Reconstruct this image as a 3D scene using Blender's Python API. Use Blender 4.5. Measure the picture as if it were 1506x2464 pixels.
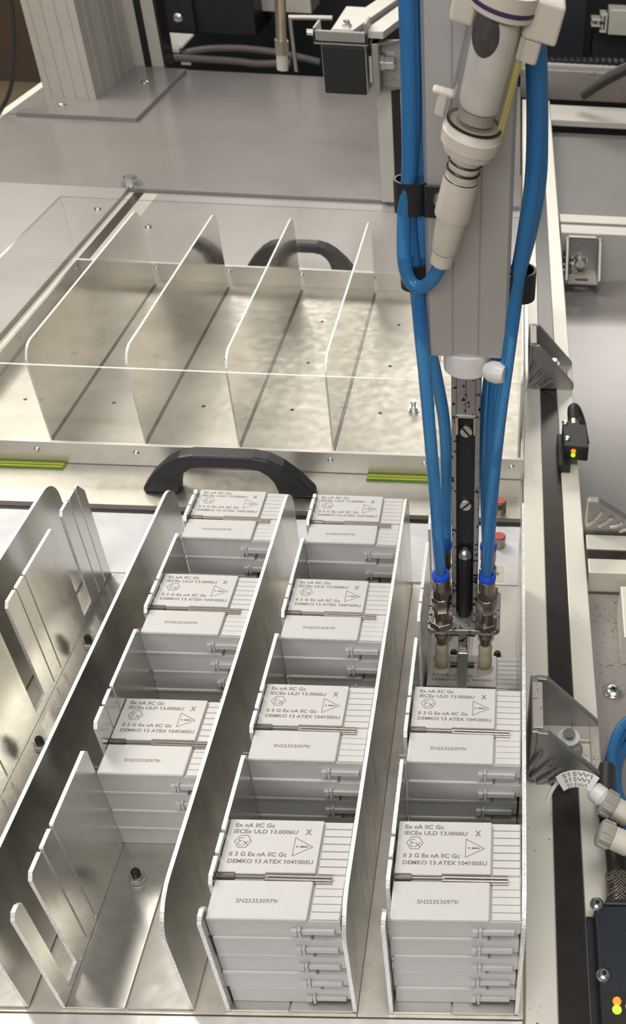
import bpy, bmesh, math, random
from mathutils import Vector, Matrix
random.seed(7)
for o in list(bpy.data.objects): bpy.data.objects.remove(o)
SC = bpy.context.scene
COL = SC.collection
S = 0.001                      # everything below is written in millimetres
PI = math.pi

# ------------------------------------------------------------------ camera
FPX, PX, PY = 2295.663, 1270.90, 1358.45
ROT = Matrix(((0.998778, -0.033414, -0.036412), (-0.005680, 0.654283, -0.756229), (0.049092, 0.755512, 0.653293)))
CAM = Vector((275.18, -266.18, 601.03))
cd = bpy.data.cameras.new('camera'); cam = bpy.data.objects.new('camera', cd); COL.objects.link(cam)
cam.matrix_world = Matrix.Translation(CAM * S) @ ROT.to_4x4()
cd.sensor_fit = 'VERTICAL'; cd.sensor_height = 24.0; cd.sensor_width = 24.0
cd.lens = FPX * 24.0 / 2464.0
cd.shift_x = -(PX - 753.0) / 2464.0
cd.shift_y = (PY - 1232.0) / 2464.0
cd.clip_start = 0.02; cd.clip_end = 60
cd.dof.use_dof = True; cd.dof.focus_distance = 0.62; cd.dof.aperture_fstop = 14.0
SC.camera = cam

# ------------------------------------------------------------------ light
W = bpy.data.worlds.new('room_light'); SC.world = W; W.use_nodes = True
W.node_tree.nodes['Background'].inputs[0].default_value = (0.80, 0.78, 0.74, 1)
W.node_tree.nodes['Background'].inputs[1].default_value = 0.11
def area(name, loc, size, sizey, power, target, col=(1, 0.95, 0.87)):
    l = bpy.data.lights.new(name, 'AREA'); l.shape = 'RECTANGLE'; l.size = size * S; l.size_y = sizey * S
    l.energy = power; l.color = col
    o = bpy.data.objects.new(name, l); COL.objects.link(o); o.location = Vector(loc) * S
    d = (Vector(target) - Vector(loc)).normalized()
    o.rotation_euler = d.to_track_quat('-Z', 'Y').to_euler()
    return o
area('unseen_area_lamp', (-1150, 1450, 1800), 620, 1800, 23, (0, 400, 0), (1, 0.94, 0.84))  # unseen lamp, placed for the empty left channel floor to mirror
area('unseen_area_lamp', (-500, 4300, 1900), 3600, 700, 34, (0, 900, 0), (1, 0.95, 0.88))  # unseen lamp, set far back for the tray floor to mirror
area('unseen_area_lamp', (350, -150, 2100), 900, 700, 12, (150, 500, 0), (1, 0.97, 0.92))  # unseen overhead fill, kept out of the channel floor reflections
area('unseen_area_lamp', (-300, -1500, 1300), 1800, 500, 12, (200, 200, 50), (1, 0.97, 0.94))  # unseen front fill, added to brighten the module fronts
SC.view_settings.view_transform = 'Standard'
SC.view_settings.look = 'None'
SC.view_settings.gamma = 1
SC.view_settings.use_curve_mapping = False
SC.view_settings.exposure = 0.72

# ------------------------------------------------------------------ materials
def newmat(name):
    m = bpy.data.materials.new(name); m.use_nodes = True
    nt = m.node_tree; b = nt.nodes['Principled BSDF']
    return m, nt, b
def coords(nt, scale=(1, 1, 1)):
    t = nt.nodes.new('ShaderNodeTexCoord'); mp = nt.nodes.new('ShaderNodeMapping')
    mp.inputs['Scale'].default_value = scale
    nt.links.new(t.outputs['Object'], mp.inputs[0]); return mp.outputs[0]
def noise(nt, vec, scale, detail=3, rough=0.6):
    n = nt.nodes.new('ShaderNodeTexNoise'); n.inputs['Scale'].default_value = scale
    n.inputs['Detail'].default_value = detail; n.inputs['Roughness'].default_value = rough
    nt.links.new(vec, n.inputs['Vector']); return n.outputs['Fac']
def ramp(nt, fac, stops):
    r = nt.nodes.new('ShaderNodeValToRGB'); e = r.color_ramp.elements
    while len(e) < len(stops): e.new(0.5)
    for k, (p, c) in enumerate(stops):
        e[k].position = p; e[k].color = c if len(c) == 4 else (*c, 1)
    nt.links.new(fac, r.inputs[0]); return r.outputs[0]
def bump(nt, b, h, strength, dist=0.0003):
    n = nt.nodes.new('ShaderNodeBump'); n.inputs['Strength'].default_value = strength
    n.inputs['Distance'].default_value = dist
    nt.links.new(h, n.inputs['Height']); nt.links.new(n.outputs[0], b.inputs['Normal'])
def g(v): return (v, v, v)
def simple(name, col, rough=0.5, metal=0.0, var=0.06, scale=60, bmp=0.0, bscale=900, emis=None):
    m, nt, b = newmat(name); v = coords(nt)
    n = noise(nt, v, scale)
    lo = tuple(max(0, c * (1 - var)) for c in col); hi = tuple(min(1, c * (1 + var)) for c in col)
    nt.links.new(ramp(nt, n, [(0.3, lo), (0.7, hi)]), b.inputs['Base Color'])
    b.inputs['Roughness'].default_value = rough; b.inputs['Metallic'].default_value = metal
    if bmp: bump(nt, b, noise(nt, v, bscale, 2), bmp)
    if emis:
        b.inputs['Emission Color'].default_value = (*emis[0], 1); b.inputs['Emission Strength'].default_value = emis[1]
    return m
def metal_sheet(name, col, r0, r1, stretch=(1, 1, 1), scale=25, mottle=0.12):
    m, nt, b = newmat(name)
    v = coords(nt); vs = coords(nt, stretch)
    n1 = noise(nt, v, scale, 5, 0.65); n2 = noise(nt, vs, 90, 2, 0.5)
    lo = tuple(c * (1 - mottle) for c in col)
    nt.links.new(ramp(nt, n1, [(0.30, lo), (0.62, col)]), b.inputs['Base Color'])
    nt.links.new(ramp(nt, n2, [(0.25, g(r0)), (0.75, g(r1))]), b.inputs['Roughness'])
    b.inputs['Metallic'].default_value = 1
    bump(nt, b, n2, 0.006, 0.0001)
    return m
def speckled(name, col, rough, spots=(0.06, 0.05, 0.05), amount=0.66, metal=0.0, scale=420):
    m, nt, b = newmat(name); v = coords(nt)
    n = noise(nt, v, scale, 2, 0.5); big = noise(nt, v, 14, 4)
    mul = nt.nodes.new('ShaderNodeMath'); mul.operation = 'MULTIPLY'
    nt.links.new(n, mul.inputs[0]); nt.links.new(ramp(nt, big, [(0.35, g(0.86)), (0.65, g(1.08))]), mul.inputs[1])
    nt.links.new(ramp(nt, mul.outputs[0], [(amount, col), (amount + 0.03, spots)]), b.inputs['Base Color'])
    b.inputs['Roughness'].default_value = rough; b.inputs['Metallic'].default_value = metal
    return m
M = {}
M['wall_alu'] = metal_sheet('bright_aluminium_sheet', (0.72, 0.712, 0.68), 0.20, 0.30, (1, 1, 0.15), 10, 0.14)
M['wall_alu2'] = metal_sheet('satin_aluminium_sheet', (0.68, 0.67, 0.63), 0.22, 0.30, (1, 1, 0.2), 9, 0.07)
M['foot'] = metal_sheet('matt_aluminium_foot', (0.56, 0.545, 0.51), 0.42, 0.55, (1, 1, 4), 20, 0.15)
M['cut_edge'] = simple('sawn_aluminium_edge', (0.86, 0.85, 0.83), 0.5, 0.6, 0.3, 700, 1.0, 900)
M['base_alu'] = metal_sheet('mill_finish_plate', (0.80, 0.775, 0.71), 0.40, 0.55, (6, 1, 1), 40, 0.25)
M['front_alu'] = metal_sheet('clean_plate', (0.80, 0.79, 0.78), 0.4, 0.55, (6, 1, 1), 30, 0.1)
M['tray_alu'] = metal_sheet('tray_floor_sheet', (0.64, 0.615, 0.55), 0.36, 0.50, (1, 1, 1), 22, 0.16)
M['tray_div'] = metal_sheet('mirror_aluminium_sheet', (0.80, 0.78, 0.73), 0.08, 0.18, (1, 1, 4), 14, 0.10)
M['white_plate'] = simple('pale_backing_plate', (0.66, 0.66, 0.68), 0.45, 0.0, 0.10, 30)
M['rail'] = simple('anodised_rail', (0.62, 0.60, 0.57), 0.38, 0.75, 0.05, 40)
M['profile'] = speckled('dusty_anodised_profile', (0.80, 0.78, 0.70), 0.42, (0.08, 0.07, 0.07), 0.73, 0.35)
M['profile_clean'] = simple('anodised_profile', (0.62, 0.60, 0.55), 0.42, 0.3, 0.04, 30)
M['slot'] = simple('dark_slot_cover', (0.026, 0.021, 0.020), 0.26, 0, 0.2, 50)
M['paint'] = simple('grey_painted_steel', (0.275, 0.260, 0.249), 0.20, 0.0, 0.05, 9, 0.05, 500)
M['paint_light'] = simple('light_grey_painted_steel', (0.37, 0.352, 0.342), 0.27, 0.0, 0.05, 9, 0.05, 500)
M['paint_shaded'] = simple('shaded_grey_painted_steel', (0.17, 0.160, 0.152), 0.4, 0.0, 0.07, 9, 0.05, 500)  # same grey paint, with shade from nearby structures put into its base colour
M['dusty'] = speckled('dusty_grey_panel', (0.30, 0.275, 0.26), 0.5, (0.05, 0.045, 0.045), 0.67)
M['plastic'] = simple('light_grey_plastic', (0.57, 0.565, 0.55), 0.42, 0, 0.015, 120, 0.06, 2500)
M['ink'] = simple('laser_marking', (0.17, 0.155, 0.145), 0.6)
M['steel'] = simple('polished_steel', (0.55, 0.53, 0.50), 0.34, 1.0, 0.1, 300)
M['nickel'] = simple('nickel_plated_brass', (0.36, 0.32, 0.275), 0.28, 1.0, 0.15, 120)
M['pin'] = simple('dull_nickel_pin', (0.30, 0.275, 0.25), 0.42, 1.0, 0.1, 300)
M['zinc'] = simple('zinc_plated_steel', (0.72, 0.74, 0.72), 0.25, 1.0, 0.15, 200)
M['dirty_alu'] = speckled('oil_stained_aluminium', (0.36, 0.34, 0.34), 0.42, (0.02, 0.02, 0.02), 0.60, 0.75, 320)
M['ext'] = speckled('anodised_cylinder_body', (0.50, 0.48, 0.475), 0.40, (0.04, 0.03, 0.04), 0.76, 0.55, 160)
M['black'] = simple('black_plastic', (0.010, 0.010, 0.012), 0.45)
M['handle'] = simple('black_nylon', (0.02, 0.02, 0.023), 0.42, 0, 0.1, 80, 0.1)
M['blackgap'] = simple('dark_interior', (0.010, 0.010, 0.012), 0.6)
M['cast'] = speckled('cast_aluminium', (0.36, 0.355, 0.34), 0.45, (0.05, 0.04, 0.04), 0.68, 0.75, 380)
M['cast_face'] = speckled('sandy_cast_face', (0.62, 0.58, 0.53), 0.5, (0.07, 0.05, 0.05), 0.64, 0.6, 500)
M['silicone'] = simple('amber_silicone', (0.42, 0.38, 0.28), 0.35)
M['silicone'].node_tree.nodes['Principled BSDF'].inputs['Subsurface Weight'].default_value = 0.15
M['collar'] = simple('blue_release_ring', (0.012, 0.075, 0.62), 0.35)
M['nylon'] = simple('natural_nylon', (0.72, 0.71, 0.69), 0.35)
M['offwhite'] = simple('off_white_plastic', (0.62, 0.575, 0.50), 0.42, 0, 0.04, 50)
M['greycap'] = simple('grey_gland_plastic', (0.36, 0.35, 0.31), 0.5, 0, 0.08, 80)
M['purple'] = simple('dark_violet_ring', (0.06, 0.02, 0.10), 0.4)
M['yellowseal'] = simple('yellow_edge', (0.62, 0.52, 0.16), 0.4)
M['yellow'] = simple('yellow_stripe', (0.62, 0.50, 0.03), 0.5)
M['green'] = simple('green_stripe', (0.10, 0.24, 0.03), 0.5)
M['red'] = simple('faded_red_plastic', (0.50, 0.09, 0.07), 0.45)
M['brass'] = simple('brassy_steel_rod', (0.62, 0.54, 0.42), 0.28, 1.0)
M['navy'] = simple('navy_grey_plastic', (0.012, 0.017, 0.026), 0.42, 0, 0.2, 300)
M['led_orange'] = simple('orange_indicator', (0.9, 0.2, 0.02), 0.4, emis=((1.0, 0.13, 0.01), 1.2))
M['led_green'] = simple('green_indicator', (0.3, 0.8, 0.05), 0.4, emis=((0.40, 0.9, 0.02), 0.8))
M['beige'] = simple('beige_label', (0.60, 0.56, 0.44), 0.6)
M['paper'] = speckled('white_marker_tape', (0.72, 0.70, 0.66), 0.55, (0.2, 0.2, 0.2), 0.70, 0, 600)
M['lab_floor'] = simple('beige_workshop_floor', (0.62, 0.50, 0.33), 0.6, 0, 0.12, 2)
M['lab_wall'] = simple('brown_panelling', (0.20, 0.145, 0.115), 0.7, 0, 0.15, 3)
M['darkwall'] = simple('dark_enclosure_panel', (0.008, 0.009, 0.013), 0.55)
M['rubber'] = simple('black_cable_rubber', (0.03, 0.028, 0.026), 0.45)

def tube_mat(name, col, trans):
    m, nt, b = newmat(name)
    b.inputs['Base Color'].default_value = (*col, 1); b.inputs['Roughness'].default_value = 0.22
    b.inputs['Transmission Weight'].default_value = trans; b.inputs['IOR'].default_value = 1.12
    b.inputs['Coat Weight'].default_value = 0.5; b.inputs['Coat Roughness'].default_value = 0.12
    return m
M['tube'] = tube_mat('translucent_blue_tube', (0.07, 0.30, 0.62), 0.55)
def clear(name, tint, refl):
    m = bpy.data.materials.new(name); m.use_nodes = True; nt = m.node_tree; nt.nodes.clear()
    out = nt.nodes.new('ShaderNodeOutputMaterial'); mix = nt.nodes.new('ShaderNodeMixShader')
    tr = nt.nodes.new('ShaderNodeBsdfTransparent'); tr.inputs[0].default_value = (*tint, 1)
    gl = nt.nodes.new('ShaderNodeBsdfGlossy'); gl.inputs['Roughness'].default_value = 0.06
    lw = nt.nodes.new('ShaderNodeLayerWeight'); lw.inputs[0].default_value = 0.5
    pw = nt.nodes.new('ShaderNodeMath'); pw.operation = 'POWER'; pw.inputs[1].default_value = 4.0
    nt.links.new(lw.outputs['Facing'], pw.inputs[0])
    fr = nt.nodes.new('ShaderNodeMath'); fr.operation = 'MULTIPLY_ADD'; fr.inputs[1].default_value = 0.6; fr.inputs[2].default_value = refl
    nt.links.new(pw.outputs[0], fr.inputs[0])
    nt.links.new(fr.outputs[0], mix.inputs[0]); nt.links.new(tr.outputs[0], mix.inputs[1])
    nt.links.new(gl.outputs[0], mix.inputs[2]); nt.links.new(mix.outputs[0], out.inputs[0]); return m
M['acrylic'] = clear('clear_acrylic', (0.965, 0.965, 0.96), 0.03)
M['acrylic_edge'] = simple('polished_acrylic_edge', (0.62, 0.61, 0.59), 0.25)
M['acrylic_edge'] = clear('polished_acrylic_edge', (0.88, 0.88, 0.87), 0.04)
M['canister'] = clear('clear_canister', (0.93, 0.93, 0.92), 0.06)

# ------------------------------------------------------------------ mesh helpers
class MB:
    def __init__(s): s.bm = bmesh.new()
    def box(s, x0, x1, y0, y1, z0, z1):
        vs = [s.bm.verts.new((x * S, y * S, z * S)) for x in (x0, x1) for y in (y0, y1) for z in (z0, z1)]
        for f in ((0, 1, 3, 2), (4, 6, 7, 5), (0, 4, 5, 1), (2, 3, 7, 6), (0, 2, 6, 4), (1, 5, 7, 3)):
            s.bm.faces.new([vs[i] for i in f])
        return s
    def prism(s, poly, axis, a, b):
        def P(u, v, w):
            return {'x': (w, u, v), 'y': (u, w, v), 'z': (u, v, w)}[axis]
        A = [s.bm.verts.new(Vector(P(u, v, a)) * S) for u, v in poly]
        B = [s.bm.verts.new(Vector(P(u, v, b)) * S) for u, v in poly]
        n = len(poly)
        s.bm.faces.new(A); s.bm.faces.new(B[::-1])
        for i in range(n):
            j = (i + 1) % n; s.bm.faces.new((A[i], B[i], B[j], A[j]))
        return s
    def lathe(s, A, B, prof, seg=24, phase=0.0, cap=True):
        """prof: (distance along A->B in mm, radius in mm)"""
        A = Vector(A); d = (Vector(B) - A).normalized()
        u = d.orthogonal().normalized() if abs(d.z) < 0.999 else Vector((1, 0, 0)); w = d.cross(u)
        rings = []
        for t, r in prof:
            c = A + d * t
            rings.append([s.bm.verts.new((c + (u * math.cos(phase + 2 * PI * k / seg) + w * math.sin(phase + 2 * PI * k / seg)) * r) * S) for k in range(seg)])
        for a, b in zip(rings, rings[1:]):
            for k in range(seg):
                j = (k + 1) % seg; s.bm.faces.new((a[k], a[j], b[j], b[k]))
        if cap: s.bm.faces.new(rings[0][::-1]); s.bm.faces.new(rings[-1])
        return s
    def cyl(s, A, B, r, seg=24, r2=None, phase=0.0):
        L = (Vector(B) - Vector(A)).length
        return s.lathe(A, B, [(0, r), (L, r if r2 is None else r2)], seg, phase)
    def sweep(s, pts, r, seg=12, smooth=6, flat=1.0):
        P = [Vector(p) for p in pts]
        if smooth:
            Q = []; n = len(P)
            for i in range(n - 1):
                p0, p1, p2, p3 = P[max(i - 1, 0)], P[i], P[i + 1], P[min(i + 2, n - 1)]
                for k in range(smooth):
                    t = k / smooth
                    Q.append(0.5 * ((2 * p1) + (p2 - p0) * t + (2 * p0 - 5 * p1 + 4 * p2 - p3) * t * t + (3 * p1 - p0 - 3 * p2 + p3) * t ** 3))
            Q.append(P[-1]); P = Q
        T = [(P[min(i + 1, len(P) - 1)] - P[max(i - 1, 0)]).normalized() for i in range(len(P))]
        u = T[0].orthogonal().normalized(); rings = []
        for p, t in zip(P, T):
            u = (u - t * u.dot(t)).normalized(); w = t.cross(u)
            rings.append([s.bm.verts.new((p + (u * math.cos(2 * PI * k / seg) + w * math.sin(2 * PI * k / seg) * flat) * r) * S) for k in range(seg)])
        for a, b in zip(rings, rings[1:]):
            for k in range(seg):
                j = (k + 1) % seg; s.bm.faces.new((a[k], a[j], b[j], b[k]))
        s.bm.faces.new(rings[0][::-1]); s.bm.faces.new(rings[-1])
        return s
    def build(s, name, mat, parent=None, loc=None, smooth=False, bevel=0.0, segs=2, mat2=None, edge=None):
        bmesh.ops.recalc_face_normals(s.bm, faces=s.bm.faces[:])
        me = bpy.data.meshes.new(name)
        if edge is not None:
            for f in s.bm.faces:
                if edge(f): f.material_index = 1
        s.bm.to_mesh(me); s.bm.free()
        me.materials.append(mat)
        if mat2: me.materials.append(mat2)
        if smooth:
            for f in me.polygons: f.use_smooth = True
            me.set_sharp_from_angle(angle=math.radians(38))
        o = bpy.data.objects.new(name, me); COL.objects.link(o)
        if parent: o.parent = parent
        if loc is not None: o.location = Vector(loc) * S
        if bevel:
            b = o.modifiers.new('soft_edge', 'BEVEL'); b.width = bevel * S; b.segments = segs; b.limit_method = 'ANGLE'
            b.harden_normals = False
        return o
def empty(name, loc=(0, 0, 0)):
    o = bpy.data.objects.new(name, None); COL.objects.link(o); o.location = Vector(loc) * S
    o.empty_display_size = 0.02; return o
def tag(o, label, cat, group=None, kind=None):
    if label: o['label'] = label
    if cat: o['category'] = cat
    if group: o['group'] = group
    if kind: o['kind'] = kind
    return o
def struct(o):
    o['kind'] = 'structure'; return o
def copy_tree(o, parent=None):
    c = o.copy(); COL.objects.link(c)
    if parent: c.parent = parent
    for ch in [k for k in bpy.data.objects if k.parent == o]:
        copy_tree(ch, c)
    return c
def text_bm(mb, body, x, y, w, h, z=0.0, bold=0.0, fn=None, sh=0.0):
    """adds flat lettering to mb: lower-left corner x,y, box w by h (mm)"""
    cu = bpy.data.curves.new('t', 'FONT'); cu.body = body; cu.size = 1.0; cu.offset = bold
    cu.resolution_u = 3
    to = bpy.data.objects.new('t', cu); COL.objects.link(to)
    flags = []
    for i_, ch in enumerate(body):
        if ch == '1':            # the sign one gets its flag at the top of the stem
            cu.body = body[:i_ + 1]; bpy.context.view_layer.update()
            mq = to.evaluated_get(bpy.context.evaluated_depsgraph_get()).to_mesh()
            flags.append((max(v.co.x for v in mq.vertices), max(v.co.y for v in mq.vertices)))
    cu.body = body; bpy.context.view_layer.update()
    to = to.evaluated_get(bpy.context.evaluated_depsgraph_get())
    me = to.to_mesh()
    xs = [v.co.x for v in me.vertices]; ys = [v.co.y for v in me.vertices]
    x0, x1, y0, y1 = min(xs), max(xs), min(ys), max(ys)
    vs = []
    for v in me.vertices:
        px = x + (v.co.x - x0) / (x1 - x0) * w; py = y + (v.co.y - y0) / (y1 - y0) * h
        p = (px, py, z) if fn is None else fn(px, py)
        vs.append(mb.bm.verts.new(Vector(p) * S))
    for f in me.polygons:
        try: mb.bm.faces.new([vs[i] for i in f.vertices])
        except ValueError: pass
    sw = 0.095 + 2 * bold
    for fx, fy in flags:
        q = [(fx - sw * 0.8, fy), (fx - sw * 0.8, fy - 0.13), (fx - sw - 0.17, fy - 0.25), (fx - sw - 0.17, fy - 0.25 + sw)]
        vs = []
        for qx, qy in q:
            px = x + (qx - x0) / (x1 - x0) * w; py = y + (qy - y0) / (y1 - y0) * h
            vs.append(mb.bm.verts.new(Vector((px, py, z) if fn is None else fn(px, py)) * S))
        mb.bm.faces.new(vs)
    bpy.data.objects.remove(bpy.data.objects[to.name])
def at(u, v, axis, val):
    """point in mm on the plane axis=val that belongs to a measured photo position"""
    d = ROT @ Vector(((u - PX) / FPX, -(v - PY) / FPX, -1.0))
    k = 'xyz'.index(axis); t = (val - CAM[k]) / d[k]
    return CAM + d * t

# ------------------------------------------------------------------ room and machine bed
struct(MB().box(-6000, 3000, -2500, 7000, -870, -850).build('floor', M['lab_floor']))
struct(MB().box(-6000, -760, 5060, 5120, -850, 2600).build('wall_back', M['lab_wall']))

bp = MB().box(-182, 199.6, -2, 486, -6, -2).build('base_plate', M['base_alu'])
tag(bp, 'bare aluminium base plate under the left and middle loading channels', 'plate')
bp = MB().box(200.4, 303, -2, 486, -6, -2).build('base_plate', M['base_alu'])
tag(bp, 'bare aluminium base plate under the right loading channel, right of the thin seam', 'plate')
tag(MB().box(-340, 303, -120, -3, -8, -1.6).build('front_plate', M['front_alu'], bevel=0.5), 'pale brushed aluminium strip in front of the channel ends at the bottom of the picture', 'plate')
wp = MB().box(-360, 301, 400, 487, -2, -0.6).build('backing_sheet', M['white_plate'])
tag(wp, 'bright pale sheet lying behind the empty left channel and the right channel', 'sheet')
tag(MB().box(-360, -183, -120, 399, -2, -0.6).build('side_sheet', M['white_plate']), 'bright pale sheet left of the leftmost divider', 'sheet')
mp = MB().box(-302, 303, 500, 1344, -5, -0.3).build('tray_table', M['paint_light'])
tag(mp, 'grey table plate carrying the empty covered tray', 'table plate')
tag(MB().box(-302, 301, 500, 566, -0.3, 0.4).build('cross_strip', M['tray_alu']), 'brushed aluminium strip in front of the covered tray, under the black handle', 'strip')
tag(MB().box(-302, 303, 488.5, 498.5, -9, -4).build('gap_rail', M['slot']), 'dark recessed rail in the gap behind the channels', 'rail')
sl = MB().box(-302, 303, 486.6, 488.4, -8, -1).build('slot_edge', M['steel'])
tag(sl, 'thin steel edge in front of the dark gap behind the channels', 'edge strip')
tag(MB().prism([(-694, 1346), (300, 1346), (300, 2075), (-694, 2075)], 'z', -2, 6).build('rear_table', M['paint'], bevel=0.6), 'large grey painted table plate behind the covered tray', 'table plate')
lp = MB().prism([(-694, 300), (-352, 300), (-352, 1344.5), (-694, 1344.5)], 'z', -2, 6).build('left_table', M['paint_light'], bevel=0.6)
tag(MB().box(-714, -695, 900, 2075, -40, 4).build('edge_beam', M['profile'], bevel=1), 'pale beam along the far left edge of the rear table', 'beam')
tag(lp, 'grey painted table plate left of the covered tray', 'table plate')

# long slotted profiles
def profile_y(name, x0, x1, y0, y1, top, s0, s1, mat, label, h=60):
    r = empty(name, ((x0 + x1) / 2, y0, top - h)); cx = (x0 + x1) / 2; L = y1 - y0
    w = (x1 - x0) / 2
    b = MB()
    b.box(-w, s0 - cx, 0, L, 0, h); b.box(s1 - cx, w, 0, L, 0, h); b.box(s0 - cx, s1 - cx, 0, L, 0, h - 3)
    b.build('beam', mat, r, bevel=0.8)
    MB().box(s0 - cx + 0.5, s1 - cx - 0.5, 0, L, h - 3, h - 0.8).build('slot_cover', M['slot'], r)
    return tag(r, label, 'aluminium profile')
profile_y('aluminium_profile', 304.4, 364.6, -130, 2000, 0, 325, 345.5, M['profile'], 'long pale aluminium profile with dark slot strip running along the right side')
profile_y('aluminium_profile', -351.5, -302.5, -130, 1343, 0, -342, -326, M['profile_clean'], 'pale aluminium profile with dark slot along the left edge of the covered tray')

def profile_x(name, x0, x1, y0, y1, top, h, s0, s1, mat, label):
    r = empty(name, (x0, (y0 + y1) / 2, top - h)); cy = (y0 + y1) / 2; L = x1 - x0; w = (y1 - y0) / 2
    b = MB(); b.box(0, L, -w, s0 - cy, 0, h); b.box(0, L, s1 - cy, w, 0, h); b.box(0, L, s0 - cy, s1 - cy, 0, h - 3)
    b.build('beam', mat, r, bevel=0.8)
    MB().box(0, L, s0 - cy + 0.4, s1 - cy - 0.4, h - 3, h - 1.5).build('slot_cover', M['slot'], r)
    return tag(r, label, 'aluminium profile')
profile_x('cross_profile', 367, 700, 421, 479, 0, 25, 442, 457, M['profile'], 'short cross profile with grey slot meeting the long profile beside the black sensor')
profile_x('cross_profile', 367, 900, 1256, 1336, 0, 84, 1290, 1302, M['profile_clean'], 'pale cross profile with a grooved top on the far right behind the tray')
profile_x('cross_profile', 362, 900, 1862, 1972, 0, 12, 1912, 1914, M['profile_clean'], 'pale flat cross beam at the far right, farthest of the bright beams')
tag(MB().box(367, 560, 481, 560, -42, -36).build('support_ledge', M['paint'], bevel=0.5), 'grey ledge under the bright ribbed bracket at the right edge', 'ledge')
tag(MB().box(367, 900, 483, 1252, -86, -80).build('lower_panel', M['paint'], bevel=0.5), 'grey lower panel right of the long profile between two cross profiles', 'panel')
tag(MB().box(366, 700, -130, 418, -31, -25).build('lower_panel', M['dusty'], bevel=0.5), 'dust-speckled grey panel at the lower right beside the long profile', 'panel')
tag(MB().box(366, 900, 1340, 1858, -30, -24).build('lower_panel', M['paint_shaded'], bevel=0.5), 'dim grey panel at the far right between the two pale cross beams', 'panel')
blk = MB().prism([(392, 325), (440, 325), (440, 392), (394, 392)], 'z', -25, 10).build('mounting_block', M['profile'], bevel=1)
tag(blk, 'speckled pale block at the right edge above the cross-head screw', 'block')

# ------------------------------------------------------------------ divider brackets
H = 109.5; LN = 397.5
def arc(cx, cy, r, a0, a1, n=8):
    return [(cx + r * math.cos(a0 + (a1 - a0) * k / n), cy + r * math.sin(a0 + (a1 - a0) * k / n)) for k in range(n + 1)]
def wall_outline(L, h, rf, rb):
    return [(0, 0), (L, 0)] + arc(L - rb, h - rb, rb, 0, PI / 2) + arc(rf, h - rf, rf, PI / 2, PI)
edge_test = lambda f: abs(f.normal.x) < 0.5
def divider(x, y, label, group, L=LN, foot=41, mat=None, t=2.4):
    r = empty('divider_bracket', (x, y, 0))
    MB().prism(wall_outline(L, H, 26, 22), 'x', -t, 0).build('upright_wall', mat or M['wall_alu'], r, mat2=M['cut_edge'], edge=edge_test)
    if foot: MB().box(-foot, -t, 0, L, -1.6, 0.4).build('foot', M['foot'], r, bevel=0.3)
    return tag(r, label, 'divider', group)
def stud(parent, x, y, z=0.4):
    s = MB().lathe((x, y, z), (x, y, z + 14), [(0, 3.0), (10.5, 3.0), (12, 2.2), (12.2, 0.6)], 16).build('threaded_stud', M['black'], parent, smooth=True)
    MB().lathe((x, y, z), (x, y, z + 9), [(0, 5.9), (0.5, 5.9)], 24).lathe((x, y, z + 0.9), (x, y, z + 9), [(0, 5.6), (4.2, 5.6), (4.8, 5.0)], 6).build('hex_nut', M['steel'], s)
def fingers(x, y, label, group, studs=()):
    r = empty('slotted_bracket', (x, y, 0)); P = 108.66; hf = 107.0
    def cham(a, b, c0, c1):            # finger top with chamfered corners
        return [(a, hf - c0), (a + c0 * 0.8, hf), (b - c1 * 0.8, hf), (b, hf - c1)]
    pts = [(0, -1.2), (LN, -1.2)]
    top = [(0, hf - 4), (3, hf), (7.5, hf), (10.5, hf - 3), (10.8, 8)]
    for k in range(4):
        o = k * P
        c1 = 114.6 + o if k < 3 else LN
        top += [(25.0 + o, 8)] + cham(24.4 + o, 41.0 + o, 4, 1) + [(41.2 + o, 3.5), (43.0 + o, 3.5)] + cham(42.9 + o, 56.4 + o, 1, 1)
        top += [(56.6 + o, 3.5), (58.4 + o, 3.5)]
        if k < 3: top += cham(58.3 + o, c1, 1, 3) + [(c1 + 0.3, 8)]
        else: top += [(58.3 + o, hf - 1), (59 + o, hf), (LN - 9, hf), (LN, hf - 12)] if LN - 9 > 59 + o else [(LN, 3.5)]
    if LN < 58.4 + 3 * P:
        top = [q for q in top if q[0] <= LN]
        top += [(LN, top[-1][1])]
    poly = pts + top[::-1]
    MB().prism(poly, 'x', 0, 2.4).build('slotted_wall', M['wall_alu2'], r, mat2=M['cut_edge'], edge=edge_test)
    MB().box(2.4, 38, 0, LN, -1.6, 0.4).build('floor_plate', M['wall_alu2'], r, bevel=0.3)
    for sx, sy in studs: stud(r, sx - x, sy - y)
    return tag(r, label, 'bracket', group)
dn = ['between the outermost left area and the empty left channel', 'between the empty left channel and the left stack channel',
      'between the left and the middle stack channels', 'between the middle and the right stack channels', 'along the long profile on the right of the right channel']
for k in range(5):
    i = k - 1
    divider(100 * i, 0, 'tall mirror-like divider wall ' + dn[k], 'tall dividers of the loading channels')
fn_ = ['bare aluminium bracket with comb-like slotted fingers, left wall of the empty left channel', 'aluminium bracket with slotted fingers, left wall of the channel with three module stacks',
       'aluminium bracket with slotted fingers, left wall of the middle channel with four module stacks', 'aluminium bracket with slotted fingers, left wall of the right channel under the gripper']
SX = -80
fingers(-80, 0, fn_[0], 'slotted brackets of the loading channels', [(-64.5, 304), (-64.5, 196)])
fingers(20, 0, fn_[1], 'slotted brackets of the loading channels', [(40.5, 86.7), (38, 291.5)])
fingers(120, 0, fn_[2], 'slotted brackets of the loading channels')
fingers(220, 0, fn_[3], 'slotted brackets of the loading channels', [(244, 300)])
st = empty('threaded_stud', (281, 300, 0.4))
MB().lathe((0, 0, 0), (0, 0, 14), [(0, 3.0), (10.5, 3.0), (12, 2.2), (12.2, 0.6)], 16).build('bolt', M['black'], st, smooth=True)
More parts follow.
